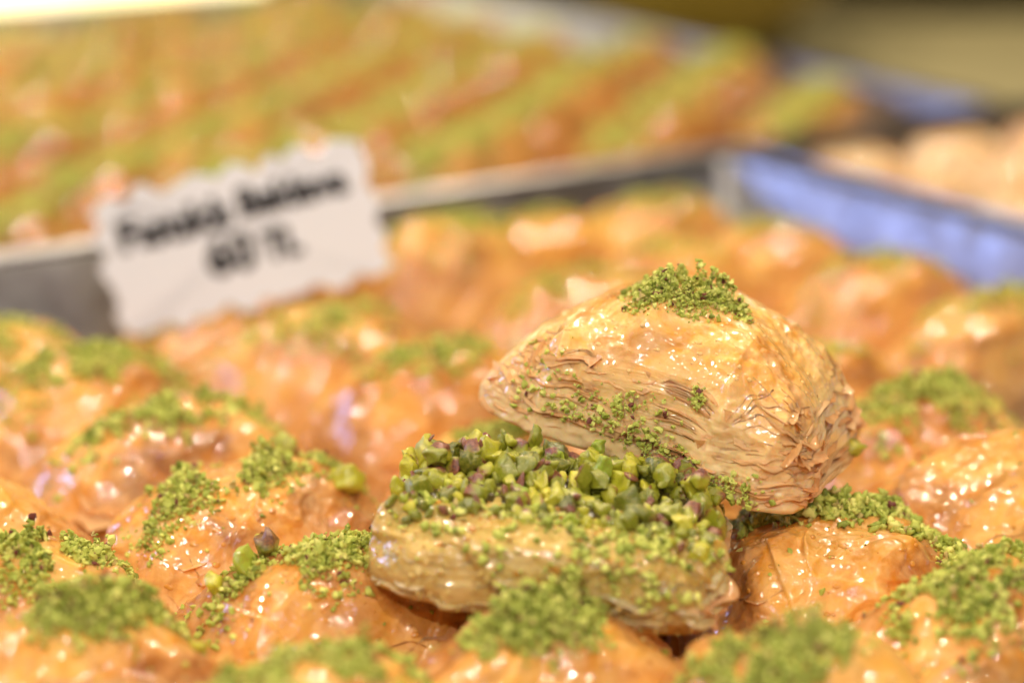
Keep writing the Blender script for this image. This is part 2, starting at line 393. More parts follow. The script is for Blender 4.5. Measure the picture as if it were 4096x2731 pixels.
def droplets(seed, bvh, count, area, H, rng=(.018, .06)):
    rs = np.random.RandomState(seed); Vs = []; Fs = []; V0, F0 = ICO2; o = 0
    for i in range(count):
        a = rs.rand() * 6.283; el = rs.rand() * 1.3 + .1
        d = Vector((math.cos(a) * math.cos(el), math.sin(a) * math.cos(el), math.sin(el)))
        org = Vector(((rs.rand() - .5) * area[0] * .6, (rs.rand() - .5) * area[1] * .6, H * .45)) + d * 6
        hit = bvh.ray_cast(org, -d)
        if hit[0] is None: continue
        r = rng[0] + (rng[1] - rng[0]) * rs.rand() ** 2
        nrm = hit[1] if hit[1].dot(d) > 0 else -hit[1]
        R = np.array(nrm.to_track_quat('Z', 'Y').to_matrix())
        V = (V0 * np.array([r * (1 + rs.rand() * .6), r, r * .34])) @ R.T + np.array(hit[0])
        Vs.append(V); Fs.append(F0 + o); o += len(V0)
    return np.vstack(Vs), np.vstack(Fs)

def tray_pos(al, be, z=0.0): return (al * .83 + be * .555, al * .555 - be * .83, z)
TRAY_ANG = math.atan2(.555, .83)

# ---------------------------------------------------------------- setting: counter and trays
def box_mesh(name, x0, x1, y0, y1, z0, z1, mat, bev=0.0):
    V = [(x, y, z) for z in (z0, z1) for y in (y0, y1) for x in (x0, x1)]
    F = [(0, 2, 3, 1), (4, 5, 7, 6), (0, 1, 5, 4), (2, 6, 7, 3), (0, 4, 6, 2), (1, 3, 7, 5)]
    return mesh_np(name, V, F, mat, False)
M_COUNTER = simple("beige_counter", (0.40, 0.36, 0.19), 0.45, 0, .2, 0.15)
o = link("counter_top", box_mesh("counter_top", -120, 120, -10, 105, -3, -0.3, M_COUNTER), kind='structure')
M_BACK = simple("olive_backdrop", (0.085, 0.062, 0.012), 0.7, 0, .03, 0.6)
o = link("back_wall", box_mesh("back_wall", -200, 200, 165, 168, -60, 130, M_BACK), kind='structure')
M_FLOOR = simple("dark_floor", (0.10, 0.07, 0.04), 0.6)
link("floor", box_mesh("floor", -250, 250, -100, 250, -64, -60.5, M_FLOOR), kind='structure')

def rounded_rect(a0, a1, b0, b1, r, k=8):
    pts = []
    for (cx, cy, s0) in ((a1 - r, b1 - r, 0), (a0 + r, b1 - r, 90), (a0 + r, b0 + r, 180), (a1 - r, b0 + r, 270)):
        for i in range(k + 1):
            t = math.radians(s0 + 90 * i / k); pts.append((cx + r * math.cos(t), cy + r * math.sin(t)))
    return np.array(pts)
def tray(label, a0, a1, b0, b1, depth=3.4, flare=0.75, floor_z=0.0):
    t = thing("steel_tray", label, "tray", (0, 0, 0))
    prof = [(-flare - .9, floor_z), (-flare - .25, floor_z + .02), (-flare, floor_z + .25), (-.05, depth - .12), (0.0, depth), (.28, depth + .06), (.42, depth - .02), (.42, depth - .22),
            (.36, depth - .22), (.36, depth - .07), (.26, depth - .0), (.06, depth - .06), (0.02, depth - .16), (-flare + .06, floor_z + .22), (-flare - .2, floor_z - .06), (-flare - .9, floor_z - .08)]
    rings = []
    for d, z in prof:
        rr = rounded_rect(a0 - d, a1 + d, b0 - d, b1 + d, max(.15, .6 + d * .5))
        ctr = tray_pos(0, 0)
        rings.append([tray_pos(x, y, z) for x, y in rr])
    R = np.array(rings); m = R.shape[1]
    V = R.reshape(-1, 3); F = grid_faces(len(prof), m, True)[:, ::-1]
    cut = 4
    wallF = F[:cut * m]; rest = F[cut * m:]
    link("tray_wall", mesh_np("tray_wall", V, F[:cut * m], M_STEEL), t)
    link("rim", mesh_np("rim", V, F[cut * m:11 * m], M_RIM), t)
    # floor
    A = R[0]; c = A.mean(0); Vf = np.vstack([A, [c]]); a = np.arange(m)
    Ff = np.stack([a, (a + 1) % m, np.full(m, m)], -1)
    link("tray_floor", mesh_np("tray_floor", Vf, Ff, M_STEEL), t)
    return t
tray("steel baking tray nearest the camera, holding the large green dusted baklava", 2, 36.3, -43.9, -12, 3.3)
tray("steel baking tray behind the price card, full of small striped baklava", -2, 47.6, -80.5, -45.2, 3.3)
tray("steel baking tray at the right edge with pale orange pastries", 37.9, 62, -44.6, -16, 3.3)

# ---------------------------------------------------------------- pastries of the near tray
GRP_A = "large baklava pieces in the near tray"
def cap_blobs(rs, L, kind):
    if kind == 'ridge':
        return [(-L * .26, 0, 1.0, .62, 1, .1), (0, .0, 1.0, .72, 1.4, 0), (L * .26, -.05, .8, .5, 1, -.1), (rs.uniform(-1, 1), -.3, .5, .5, .5, .5)]
    if kind == 'big':
        return [(-.9, 0, 1.1, .9, 1.2, .2), (.6, .05, 1.2, .85, 1.4, -.1), (0, -.6, .9, .6, .8, 0), (1.5, -.2, .7, .5, .5, 0)]
    if kind == 'small':
        return [(.2, 0, .9, .65, 1.2, .2), (-.7, .1, .6, .5, .4, 0)]
    if kind == 'mound':
        return [(0, 0, .85, .5, 1, 0), (.7, .15, .6, .42, .6, .3), (-.7, -.2, .6, .42, .5, -.3), (.1, -.55, .5, .3, .35, 0)]
    if kind == 'spot':
        return [(0, 0, .5, .3, 1, 0)]
    return []
def pastry(label, al, be, rz=0, seed=1, L=5.1, W=3.05, H=3.15, cap='ridge', ncap=1800, hi=False, z=0.05, tilt=(0, 0), cap_off=(0, 0), p=.98, q=.58, rings=6, stray=50, **kw):
    far = be < -32.5 or (al > 26 and be < -28.5)
    ncap = int(ncap * (.75 if far else 1.55))
    rs = np.random.RandomState(seed + 100)
    x, y, _ = tray_pos(al, be)
    t = thing("baklava", label, "baklava", (x, y, z), (tilt[0], tilt[1], TRAY_ANG + math.radians(rz)), GRP_A)
    nu, nv = (330, 130) if hi else (110, 50) if far else (170, 72)
    V, F, pale, bvh = loaf(seed, L, W, H, nu, nv, p=p, q=q, **kw)
    link("pastry_body", mesh_np("pastry_body", V, F, M_FILO, attrs={'pale': pale}), t)
    if rings:
        zs = np.sort(rs.uniform(.25, H * .66, rings))
        arcs = []
        for k in range(rings):
            a = rs.uniform(0, 6.28); arcs.append((a, a + rs.uniform(1.2, 3.6)))
        parts = filo_rings(seed + 50, L, W, H, zs, p=p, q=q, nu=110 if far else 240, out=(.0, .20), droop=.10, arc=arcs, wavy=.35, bvh=bvh)
        for Vv, Ff in parts:
            link("filo_sheet", mesh_np("filo_sheet", Vv, Ff, M_SHEET, attrs={'pale': np.full(len(Vv), .1)}), t)
    blobs = [(b[0] + cap_off[0], b[1] + cap_off[1]) + b[2:] for b in cap_blobs(rs, L, cap)]
    if blobs:
        Vc, Fc, tint = crumbs(seed + 200, bvh, blobs, ncap, stray=stray, rmax=.075 if far else .058, thr=-.30 if cap == 'mound' else -.22, area=(L * .85, W * .85))
    else:
        Vc, Fc, tint = crumbs(seed + 200, bvh, [(rs.uniform(-1, 1), rs.uniform(-.5, .5), 1.2, .7, 1, 0)], 25, stray=stray)
    link("pistachio_crumbs", mesh_np("pistachio_crumbs", Vc, Fc, M_CRUMB, False, {'tint': tint}), t, kind='stuff')
    Vd, Fd = droplets(seed + 300, bvh, 150 if hi else 40 if far else 80, (L, W), H)
    link("syrup_droplets", mesh_np("syrup_droplets", Vd, Fd, M_BEAD), t, kind='stuff')
    return t, bvh

SPECS = [
 # label, alpha, beta, rz, seed, dict
 ("baklava at the bottom edge, left of centre, with only its dusted top in frame", 11.9, -23.0, 4, 11, dict(cap='ridge', ncap=2200)),
 ("baklava in the bottom left corner with a thick dark green heap of crumbs", 9.9, -26.2, -3, 12, dict(cap='mound', ncap=3000, cap_off=(.9, .1))),
 ("baklava at the left edge with loose bright green crumbs above the thick heap", 10.2, -29.0, 3, 13, dict(cap='big', ncap=3000, cap_off=(.3, 0))),
 ("bare orange baklava without green dust at the left edge", 10.4, -31.9, 0, 14, dict(cap='none', stray=14)),
 ("baklava mostly outside the left edge behind the bare orange one", 9.8, -35.3, 0, 15, dict(cap='ridge')),
 ("baklava in front of the open piece, round green mound directly below it", 15.7, -23.0, 2, 16, dict(cap='mound', ncap=2600, H=2.9, cap_off=(.1, 0))),
 ("smooth baklava propping the left end of the open piece, crumbs along its ridge", 14.6, -26.7, -4, 17, dict(cap='ridge', ncap=2400, hi=True, stray=90, W=3.3, H=2.95)),
 ("orange baklava left of the open piece with a pale green band up its ridge", 14.9, -30.1, 3, 18, dict(cap='ridge', ncap=2600, hi=True, W=3.4)),
 ("glossy orange baklava with a dark green ridge and sparkling right shoulder", 15.2, -33.7, -4, 19, dict(cap='ridge', ncap=2400, L=5.0)),
 ("wide green topped baklava in front of the bare tray wall below the card", 15.0, -37.1, 3, 20, dict(cap='big', ncap=4200)),
 ("blurred green topped baklava at the left edge touching the tray wall", 14.2, -40.3, 0, 21, dict(cap='big', ncap=2000)),
 ("out of focus domed baklava at the bottom edge, right of centre", 18.0, -20.0, -28, 22, dict(cap='mound', ncap=2200, L=4.4, cap_off=(-.5, -.2))),
 ("baklava in the bottom right corner with a broad flat green crown", 22.0, -20.2, 6, 23, dict(cap='big', ncap=3800, L=5.4, cap_off=(-.3, .2))),
 ("sharp baklava right of the open piece, coarse green crumbs running down its corner", 21.7, -23.4, -14, 24, dict(cap='none', hi=True, L=5.0, W=3.9, H=3.0, drape=.12, fold=.14, stray=80)),
 ("baklava lying beneath the open piece, mostly covered by it", 20.2, -26.6, 0, 25, dict(cap='none', H=2.6, stray=10)),
 ("baklava behind the open piece under the stacked one", 20.4, -30.2, 0, 26, dict(cap='small', H=2.75)),
 ("blurred baklava with a bright green tuft just left of the stacked piece", 20.8, -33.8, 4, 27, dict(cap='small', ncap=1600)),
 ("blurred baklava under the right end of the price card with a dark green top", 20.3, -37.3, 0, 28, dict(cap='big', ncap=1800)),
 ("blurred baklava behind the price card near the back wall of the tray", 20.2, -41.6, 0, 29, dict(cap='ridge', ncap=1200, H=2.3)),
 ("large baklava at the right edge with a few stray crumbs on smooth folds", 26.0, -23.8, -6, 30, dict(cap='none', hi=True, L=5.2, W=3.8, stray=30, H=3.2)),
 ("baklava at the right edge with a blurred green arc on its top", 26.8, -26.9, 2, 31, dict(cap='big', ncap=2600)),
 ("blurred baklava with a green smear just right of the stacked piece", 26.7, -29.8, 0, 32, dict(cap='big', ncap=1600, cap_off=(-1.2, 0))),
 ("blurred orange baklava without dust behind the stacked piece", 26.5, -33.0, 0, 33, dict(cap='spot', ncap=120)),
 ("blurred baklava behind the peak of the stacked piece, thin green stripe", 26.3, -36.6, 0, 34, dict(cap='ridge', ncap=1200)),
 ("blurred baklava right of the card before the back wall, wide green stripe", 25.6, -41.0, 0, 35, dict(cap='big', ncap=1600, H=3.6)),
 ("blurred baklava against the back wall just right of the card corner", 22.9, -41.9, 0, 40, dict(cap='ridge', ncap=1000, H=3.2)),
 ("blurred baklava against the back wall between the two green crests", 28.6, -41.6, 0, 41, dict(cap='small', ncap=700, H=3.1)),
 ("blurred baklava two rows behind the stacked piece, faint green", 29.4, -37.4, 0, 42, dict(cap='small', ncap=500, H=3.2)),
 ("blurred baklava at the right edge with a low green stripe beneath the tray wall", 32.5, -30.6, 0, 36, dict(cap='ridge', ncap=1400)),
 ("blurred baklava beside the right tray wall with a dark green spot", 32.6, -34.0, 0, 37, dict(cap='ridge', ncap=1600)),
 ("blurred peach baklava beside the right tray wall, faint green dust", 32.4, -37.6, 0, 38, dict(cap='small', ncap=500)),
 ("blurred orange baklava in the far corner of the near tray, green on its crest", 31.9, -41.4, 0, 39, dict(cap='ridge', ncap=1300, H=3.2)),
]
BV = {}
for lab, al, be, rz, sd, kw in SPECS:
    t, bvh = pastry(lab, al, be, rz, sd, **kw)
    BV[sd] = (t, bvh)

# coarse crumbs over the back corner of the sharp piece
t, bvh = BV[24]
Vc, Fc, tint = crumbs(951, bvh, [(-.2, .55, 1.0, .55, 1.6, -.5), (.9, .0, .9, .55, 1.4, -.6), (1.7, -.75, .6, .45, .8, -.8), (-1.3, .8, .8, .35, .8, 0)], 2300, .03, .085, stray=0, base=ICO2, pile=.45)
link("pistachio_crumbs", mesh_np("pistachio_crumbs", Vc, Fc, M_CRUMB, True, {'tint': tint}), t, kind='stuff')

# ---------------------------------------------------------------- pistachio chunks
def chunk_mesh(seed, base=ICO3):
    rs = np.random.RandomState(seed); V, F = base; V = V.copy() * np.array([rs.uniform(1.1, 1.5), rs.uniform(.8, 1.0), rs.uniform(.65, .95)])
    V += .32 * np.stack([pn(V * 1.35, seed + k) for k in range(3)], -1) * 2
    skin = np.zeros(len(V))
    for k in range(rs.randint(3, 6)):
        n = rs.normal(size=3); n /= np.linalg.norm(n); d = rs.uniform(.38, .8)
        over = V @ n - d; m = over > 0
        V[m] -= np.outer(over[m] * .86, n)
    if rs.rand() < .4:
        n = rs.normal(size=3); n /= np.linalg.norm(n); s = V @ n
        skin = np.clip((s - .42) * 9 + 2 * pn(V * 3, seed + 4), 0, 1)
    r = V / (np.linalg.norm(V, axis=1, keepdims=True) + 1e-6)
    V += r * (.17 * pn(V * 2.6, seed + 8) * 2 + .035 * pn(V * 6, seed + 9) * 2)[:, None]
    for _ in range(1):
        A = np.zeros_like(V); c = np.zeros(len(V))
        for a_, b_ in ((0, 1), (1, 2), (2, 0)):
            np.add.at(A, F[:, a_], V[F[:, b_]]); np.add.at(c, F[:, a_], 1)
            np.add.at(A, F[:, b_], V[F[:, a_]]); np.add.at(c, F[:, b_], 1)
        V = .5 * V + .5 * A / c[:, None]
    return mesh_np("pistachio_chunk", V, F, M_NUT, True, {'skin': skin})
CH = [chunk_mesh(500 + k) for k in range(16)]
CHS = [chunk_mesh(560 + k, ICO2) for k in range(8)]
def skin_chip(seed):
    me = chunk_mesh(seed, ICO2); 
    me.attributes['skin'].data.foreach_set('value', np.ones(len(me.vertices), np.float32)); return me
CHIP = [skin_chip(600 + k) for k in range(3)]

rs = np.random.RandomState(84)
def torn_sheets(root, seed, dims, n, q, p, bvh, count, zr, span, ln, out, tilt, droop, mat, pale, nu=520, wavy=.14, sc_=0.0):
    rs = np.random.RandomState(seed); arcs = []; zz_ = []; tl = []
    for k in range(count):
        a = rs.uniform(*span); arcs.append((a, a + rs.uniform(*ln))); zz_.append(zr[0] + (zr[1] - zr[0]) * (k + rs.rand()) / count); tl.append(rs.normal() * tilt)
    for Vv, Ff in filo_rings(seed + 2, *dims, zz_, n=n, p=p, q=q, nu=nu, out=out, droop=droop, wavy=wavy, bvh=bvh, arc=arcs, tilt=tl, scallop=sc_):
        link("filo_sheet", mesh_np("filo_sheet", Vv, Ff, mat, attrs={'pale': np.full(len(Vv), pale)}), root)

# ---------------------------------------------------------------- open bottom half with its filling
openp = thing("open_baklava", "opened lower half of a baklava, its glossy chopped pistachio filling laid bare", "baklava",
              (0.55, 30.25, 2.75), (math.radians(4), math.radians(5), math.radians(-8)))
oL, oW, oH = 5.05, 3.3, 1.12
V, F, pale, bvh = loaf(71, oL, oW, oH, 400, 110, n=5.5, p=.40, q=.30, big=.17, fold=.15, drape=.07, fine=.012, sheets=2.0, pale_lo=.5)
link("pastry_body", mesh_np("pastry_body", V, F, M_CREAM, attrs={'pale': pale}), openp)
BV['open'] = bvh
rs = np.random.RandomState(77)
def put_chunk(x, y, z, r, meshes, ang=None):
    link("pistachio_chunk", meshes[rs.randint(len(meshes))], openp, (x, y, z), tuple(rs.rand(3) * 6.28), tuple(r * (.8 + .45 * rs.rand(3))))
M_BED = simple("filling_void_shade", (0.065, 0.045, 0.008), 0.22, 0, 5, .5, 1.0)  # wet filling layer, coloured dark to paint shade into the voids between nuts
a_ = np.linspace(-oL * .44, oL * .45, 120); b_ = np.linspace(-oW * .22, oW * .42, 80); XX, YY = np.meshgrid(a_, b_)
ZZ = np.zeros_like(XX)
for i_ in range(80):
    for j_ in range(120):
        h_ = bvh.ray_cast(Vector((XX[i_, j_], YY[i_, j_], 5)), Vector((0, 0, -1))); ZZ[i_, j_] = h_[0].z if h_[0] is not None else oH * .8
ed_ = np.minimum(np.minimum(np.arange(80), np.arange(80)[::-1])[:, None] / 8, np.minimum(np.arange(120), np.arange(120)[::-1])[None, :] / 8).clip(0, 1)
ZZ += -.05 + ed_ * (.07 + .06 * pn(np.stack([XX * 2.2, YY * 2.2, XX * 0], -1), 3) + .03 * pn(np.stack([XX * 6, YY * 6, XX * 0], -1), 4))
link("filling_void_bed", mesh_np("filling_void_bed", np.stack([XX, YY, ZZ], -1).reshape(-1, 3), grid_faces(80, 120), M_BED), openp)
pts = []
tries = 0
while len(pts) < 230 and tries < 9000:
    tries += 1
    x = rs.uniform(-oL * .47, oL * .48); y = rs.uniform(-oW * .30, oW * .46)
    edge = -.55 - .35 * math.sin(x * 1.3 + .6)
    if y < edge and rs.rand() < .85: continue
    r = rs.choice([rs.uniform(.17, .26), rs.uniform(.10, .18)]) if y > -.55 else rs.uniform(.07, .17)
    if all((x - a) ** 2 + (y - b) ** 2 > (.62 * (r + c)) ** 2 for a, b, c in pts): pts.append((x, y, r))
for x, y, r in pts:
    hit = bvh.ray_cast(Vector((x, y, 5)), Vector((0, 0, -1)))
    if hit[0] is None: continue
    put_chunk(x, y, hit[0].z + r * rs.uniform(.15, .5), r, CH if r > .14 else CHS)
for k in range(52):  # a second course heaped at the back
    x = rs.uniform(-oL * .42, oL * .44); y = rs.uniform(.15, oW * .40); r = rs.uniform(.12, .25)
    put_chunk(x, y, oH + .14 + rs.uniform(0, .20), r, CH)
for k in range(20):
    x = rs.uniform(-oL * .42, oL * .44); y = rs.uniform(-.9, oW * .40); r = rs.uniform(.09, .18)
    hz = bvh.ray_cast(Vector((x, y, 5)), Vector((0, 0, -1)))[0].z
    link("pistachio_skin", CHIP[rs.randint(3)], openp, (x, y, hz + (.30 if y > .2 else .14)), tuple(rs.rand(3) * 6.28), (r, r * .8, r * .35))
Vc, Fc, tint = crumbs(700, bvh, [(-1.6, -.6, 1.0, .7, 1, 0), (0, -.7, 1.4, .7, 1, 0), (1.7, -.8, 1.2, .8, 1.5, 0), (1.2, -1.3, 1.0, .3, .8, 0)], 900, .015, .065, stray=60, area=(oL * .9, oW * .9), base=ICO2, pile=.3)
link("pistachio_crumbs", mesh_np("pistachio_crumbs", Vc, Fc, M_CRUMB, True, {'tint': tint}), openp, kind='stuff')
Vd, Fd = droplets(701, bvh, 420, (oL, oW), oH, (.02, .06))
link("syrup_droplets", mesh_np("syrup_droplets", Vd, Fd, M_SYRUP), openp, kind='stuff')

# ---------------------------------------------------------------- the stacked piece on top
topp = thing("stacked_baklava", "flaky upper baklava half leaning on the pistachio filling, green crumbs on its peak", "baklava",
             (2.5, 33.15, 3.98), (math.radians(2), math.radians(11), math.radians(-25)))
tL, tW, tH, tn, tp, tq = 5.5, 3.6, 2.25, 7.0, .76, .66
V, F, pale, bvh = loaf(81, tL, tW, tH, 540, 230, n=tn, p=tp, q=tq, big=.10, fold=.07, drape=.03, fine=.014, sheets=2.0, pale_lo=.9, ntop=3.4, taper=.45, tent=.25, peak=(-.1, .1), ripple=1.45, lines=.006, pleats=((-.25, .16, .17), (1.25, .22, .15), (-1.5, .2, .12), (2.1, .2, .12)))
link("pastry_body", mesh_np("pastry_body", V, F, M_TOP, attrs={'pale': pale}), topp)
torn_sheets(topp, 86, (tL, tW, tH), tn, tq, tp, bvh, 70, (.08, 1.45), (-3.0, -.6), (.35, 1.2), (-.04, .06), .17, .03, M_SHEET, .25, sc_=.3)
torn_sheets(topp, 186, (tL, tW, tH), tn, tq, tp, bvh, 34, (.06, 1.5), (-1.0, .2), (.25, .8), (-.01, .11), .22, .03, M_SHEET, .15, nu=640)
# curled flakes torn from the flanks
def flake(seed):
    rs2 = np.random.RandomState(seed); nu, nv = 12, 7
    x = np.linspace(-1, 1, nu); y = np.linspace(0, 1, nv); X, Y = np.meshgrid(x, y)
    wv = pn(np.stack([X * 1.5, Y * 1.2, X * 0], -1), seed)
    ed = 1 + .35 * pn(np.stack([X * 2.5, X * 0, X * 0], -1), seed + 1)
    Yp = Y * ed; Z = .35 * Y ** 2 * (.4 + rs2.rand()) + .22 * wv
    A = np.stack([X * (1 - .25 * Y), -Yp, Z], -1).reshape(-1, 3); B = A + np.array([0, 0, -.02])
    F = grid_faces(nv, nu); n = len(A)
    V = np.vstack([A, B]); F = np.vstack([F, F[:, ::-1] + n])
    return mesh_np("filo_flake", V, F, M_SHEET, attrs={'pale': np.full(len(V), .3)})
FL = [flake(900 + k) for k in range(8)]
rs = np.random.RandomState(83)
def flakes(root, bvh, n, L, W, zr, size, dirs):
    for k in range(n):
        a = math.radians(rs.uniform(*dirs)); z = rs.uniform(*zr)
        d = Vector((math.cos(a), math.sin(a), 0)); org = Vector((rs.uniform(-L * .35, L * .35), rs.uniform(-W * .3, W * .3), z)) + d * 6
        hit = bvh.ray_cast(org, -d)
        if hit[0] is None: continue
        nr = hit[1] if hit[1].dot(d) > 0 else -hit[1]
        # flake lies along the flank, its free edge down and outwards
        zax = nr.normalized(); xax = Vector((0, 0, 1)).cross(zax).normalized(); yax = zax.cross(xax)
        M = Matrix((xax, yax, zax)).transposed().to_euler()
        s = rs.uniform(*size)
        e = Euler((M.x + rs.uniform(-.3, .5), M.y + rs.uniform(-.2, .2), M.z + rs.uniform(-.25, .25)))
        link("filo_flake", FL[rs.randint(8)], root, hit[0] - nr * .03, e, (s, s * rs.uniform(.35, .8), s * .5))
flakes(topp, bvh, 40, tL, tW, (.5, 1.6), (.14, .42), (-150, -20))
flakes(topp, bvh, 30, tL, tW, (.2, 1.7), (.12, .36), (-40, 30))
for sd_ in (24, 17, 18, 30, 16, 19):
    t_, b_ = BV[sd_]
    flakes(t_, b_, 12, 5.0, 3.3, (.4, 2.1), (.3, .85), (-175, -5))
    torn_sheets(t_, sd_ * 7, (4.9, 3.1, 3.0), 4.0, .70, .70, b_, 16, (.5, 2.3), (-3.0, -.1), (.3, 1.1), (-.04, .12), .4, .05, M_SHEET, .02, nu=280, wavy=.3)
Vc, Fc, tint = crumbs(751, bvh, [(-.25, -.25, .62, .48, 2.2, -.1), (-.35, -.65, .35, .3, .8, .3), (.45, -.05, .5, .22, .7, 0)], 3600, .012, .046, stray=0, base=ICO1, pile=.55, thr=-.55)
link("pistachio_crumbs", mesh_np("pistachio_crumbs", Vc, Fc, M_CRUMB, False, {'tint': tint}), topp, kind='stuff')
# crumbs stuck on the flank
def flank_crumbs(seed, bvh, n, spots, rmax=.04):
    rs2 = np.random.RandomState(seed); Vs = []; Fs = []; ts = []; o = 0; V0, F0 = ICO1
    for k in range(n):
        sp = spots[rs2.randint(len(spots))]
        x = sp[0] + rs2.normal() * sp[2]; z = sp[1] + rs2.normal() * sp[3]
        hit = bvh.ray_cast(Vector((x, -8, z)), Vector((0, 1, 0)))
        if hit[0] is None: continue
        r = .018 + rmax * rs2.rand() ** 2
        Vs.append((V0 * (1 + .42 * rs2.normal(size=(len(V0), 1)).clip(-1.3, 1.3))) * r * (.7 + .6 * rs2.rand(3)) + np.array(hit[0]) + np.array([0, -.07, 0]))
        Fs.append(F0 + o); o += len(V0); ts.append(np.full(len(V0), np.clip(rs2.normal(.6, .2), .2, 1.0)))
    return np.vstack(Vs), np.vstack(Fs), np.concatenate(ts)
Vc, Fc, tint = flank_crumbs(760, bvh, 560, [(-.4, .75, .35, .16), (-.9, .6, .3, .1), (.3, .5, .3, .12), (.7, .35, .3, .12), (1.2, .2, .5, .12), (1.9, .2, .3, .15), (-1.7, .9, .3, .25), (.9, 1.35, .08, .08), (-.1, 1.0, .3, .2)], .032)
link("pistachio_crumbs", mesh_np("pistachio_crumbs", Vc, Fc, M_CRUMB, False, {'tint': tint}), topp, kind='stuff')
Vd, Fd = droplets(702, bvh, 420, (tL, tW), tH, (.012, .04))
link("syrup_droplets", mesh_np("syrup_droplets", Vd, Fd, M_BEADP), topp, kind='stuff')

torn_sheets(openp, 76, (oL, oW, oH), 5.5, .30, .40, BV['open'], 30, (.03, .7), (-3.0, -.2), (.3, 1.0), (-.02, .09), .12, .05, M_CREAM, .8)
torn_sheets(openp, 79, (oL, oW, oH), 5.5, .30, .40, BV['open'], 14, (.03, .55), (-1.5, .3), (.3, .9), (.0, .13), .16, .05, M_SHEET, .3)
# soggy grains of filo and nut clinging to the front of the open half
ob = BV['open']
Vc, Fc, tint = flank_crumbs(771, ob, 160, [(-1.6, .55, .7, .3), (-.4, .5, .8, .3), (.9, .4, .8, .3), (1.9, .3, .5, .3)], .035)
link("soaked_grains", mesh_np("soaked_grains", Vc, Fc, M_CREAM, True, {'pale': tint * .6}), openp, kind='stuff')
Vc, Fc, tint = flank_crumbs(772, ob, 170, [(1.9, .75, .4, .2), (1.2, .8, .5, .15), (.0, .85, .8, .12), (-.2, .3, .2, .2), (-1.8, .95, .4, .08)], .07)
link("pistachio_crumbs", mesh_np("pistachio_crumbs", Vc, Fc, M_CRUMB, True, {'tint': tint}), openp, kind='stuff')

# ---------------------------------------------------------------- loose nuts
def loose(label, loc, r, me, rot):
    return thing("pistachio_nut", label, "pistachio", loc, rot, None, (r * 1.0, r, r * .95), me)
def settle(x, y):
    best = .1
    for sd_, (t_, b_) in [(k, v) for k, v in BV.items() if k != 'open']:
        bpy.context.view_layer.update()
        M = t_.matrix_world.inverted()
        p = M @ (Vector((x, y, 8)) * S)
        h = b_.ray_cast(p / S, Vector((0, 0, -1)))
        if h[0] is not None: best = max(best, h[0].z + t_.location.z / S)
    return best
def rest(label, x, y, r, me, rot): loose(label, (x, y, settle(x, y) + r * .55), r, me, rot)
NUTD = chunk_mesh(641, ICO3); NUTD.attributes['skin'].data.foreach_set('value', np.clip(np.array([v.co.z for v in NUTD.vertices]) * 300 - .6, 0, .85).astype(np.float32))
rest("loose half pistachio with dark skin on the orange piece left of the filling", -2.62, 33.6, .36, CH[3], (.4, .2, 1.1))
rest("green sliver of pistachio standing at the top end of the pale green band", -3.75, 34.2, .22, CH[11], (.9, .2, .1))
rest("dark glossy pistachio wedged between two pieces left of the open one", -3.70, 30.35, .26, NUTD, (.1, .2, .3))
rest("round pale green pistachio tucked below the dark one, left of the open piece", -3.95, 29.95, .27, CH[7], (1.2, .1, .9))
rest("small yellow pistachio crumb at the left end of the propping piece", -4.35, 29.75, .22, CH[9], (.2, 1.1, .5))
rest("tiny dark green pistachio bit beside the thick heap of crumbs at the left", -4.35, 27.6, .12, CH[5], (.2, .1, .5))
loose("green pistachio chunk clinging under the right end of the stacked piece", (5.35, 32.7, 3.75), .20, CH[5], (.7, .1, .2))

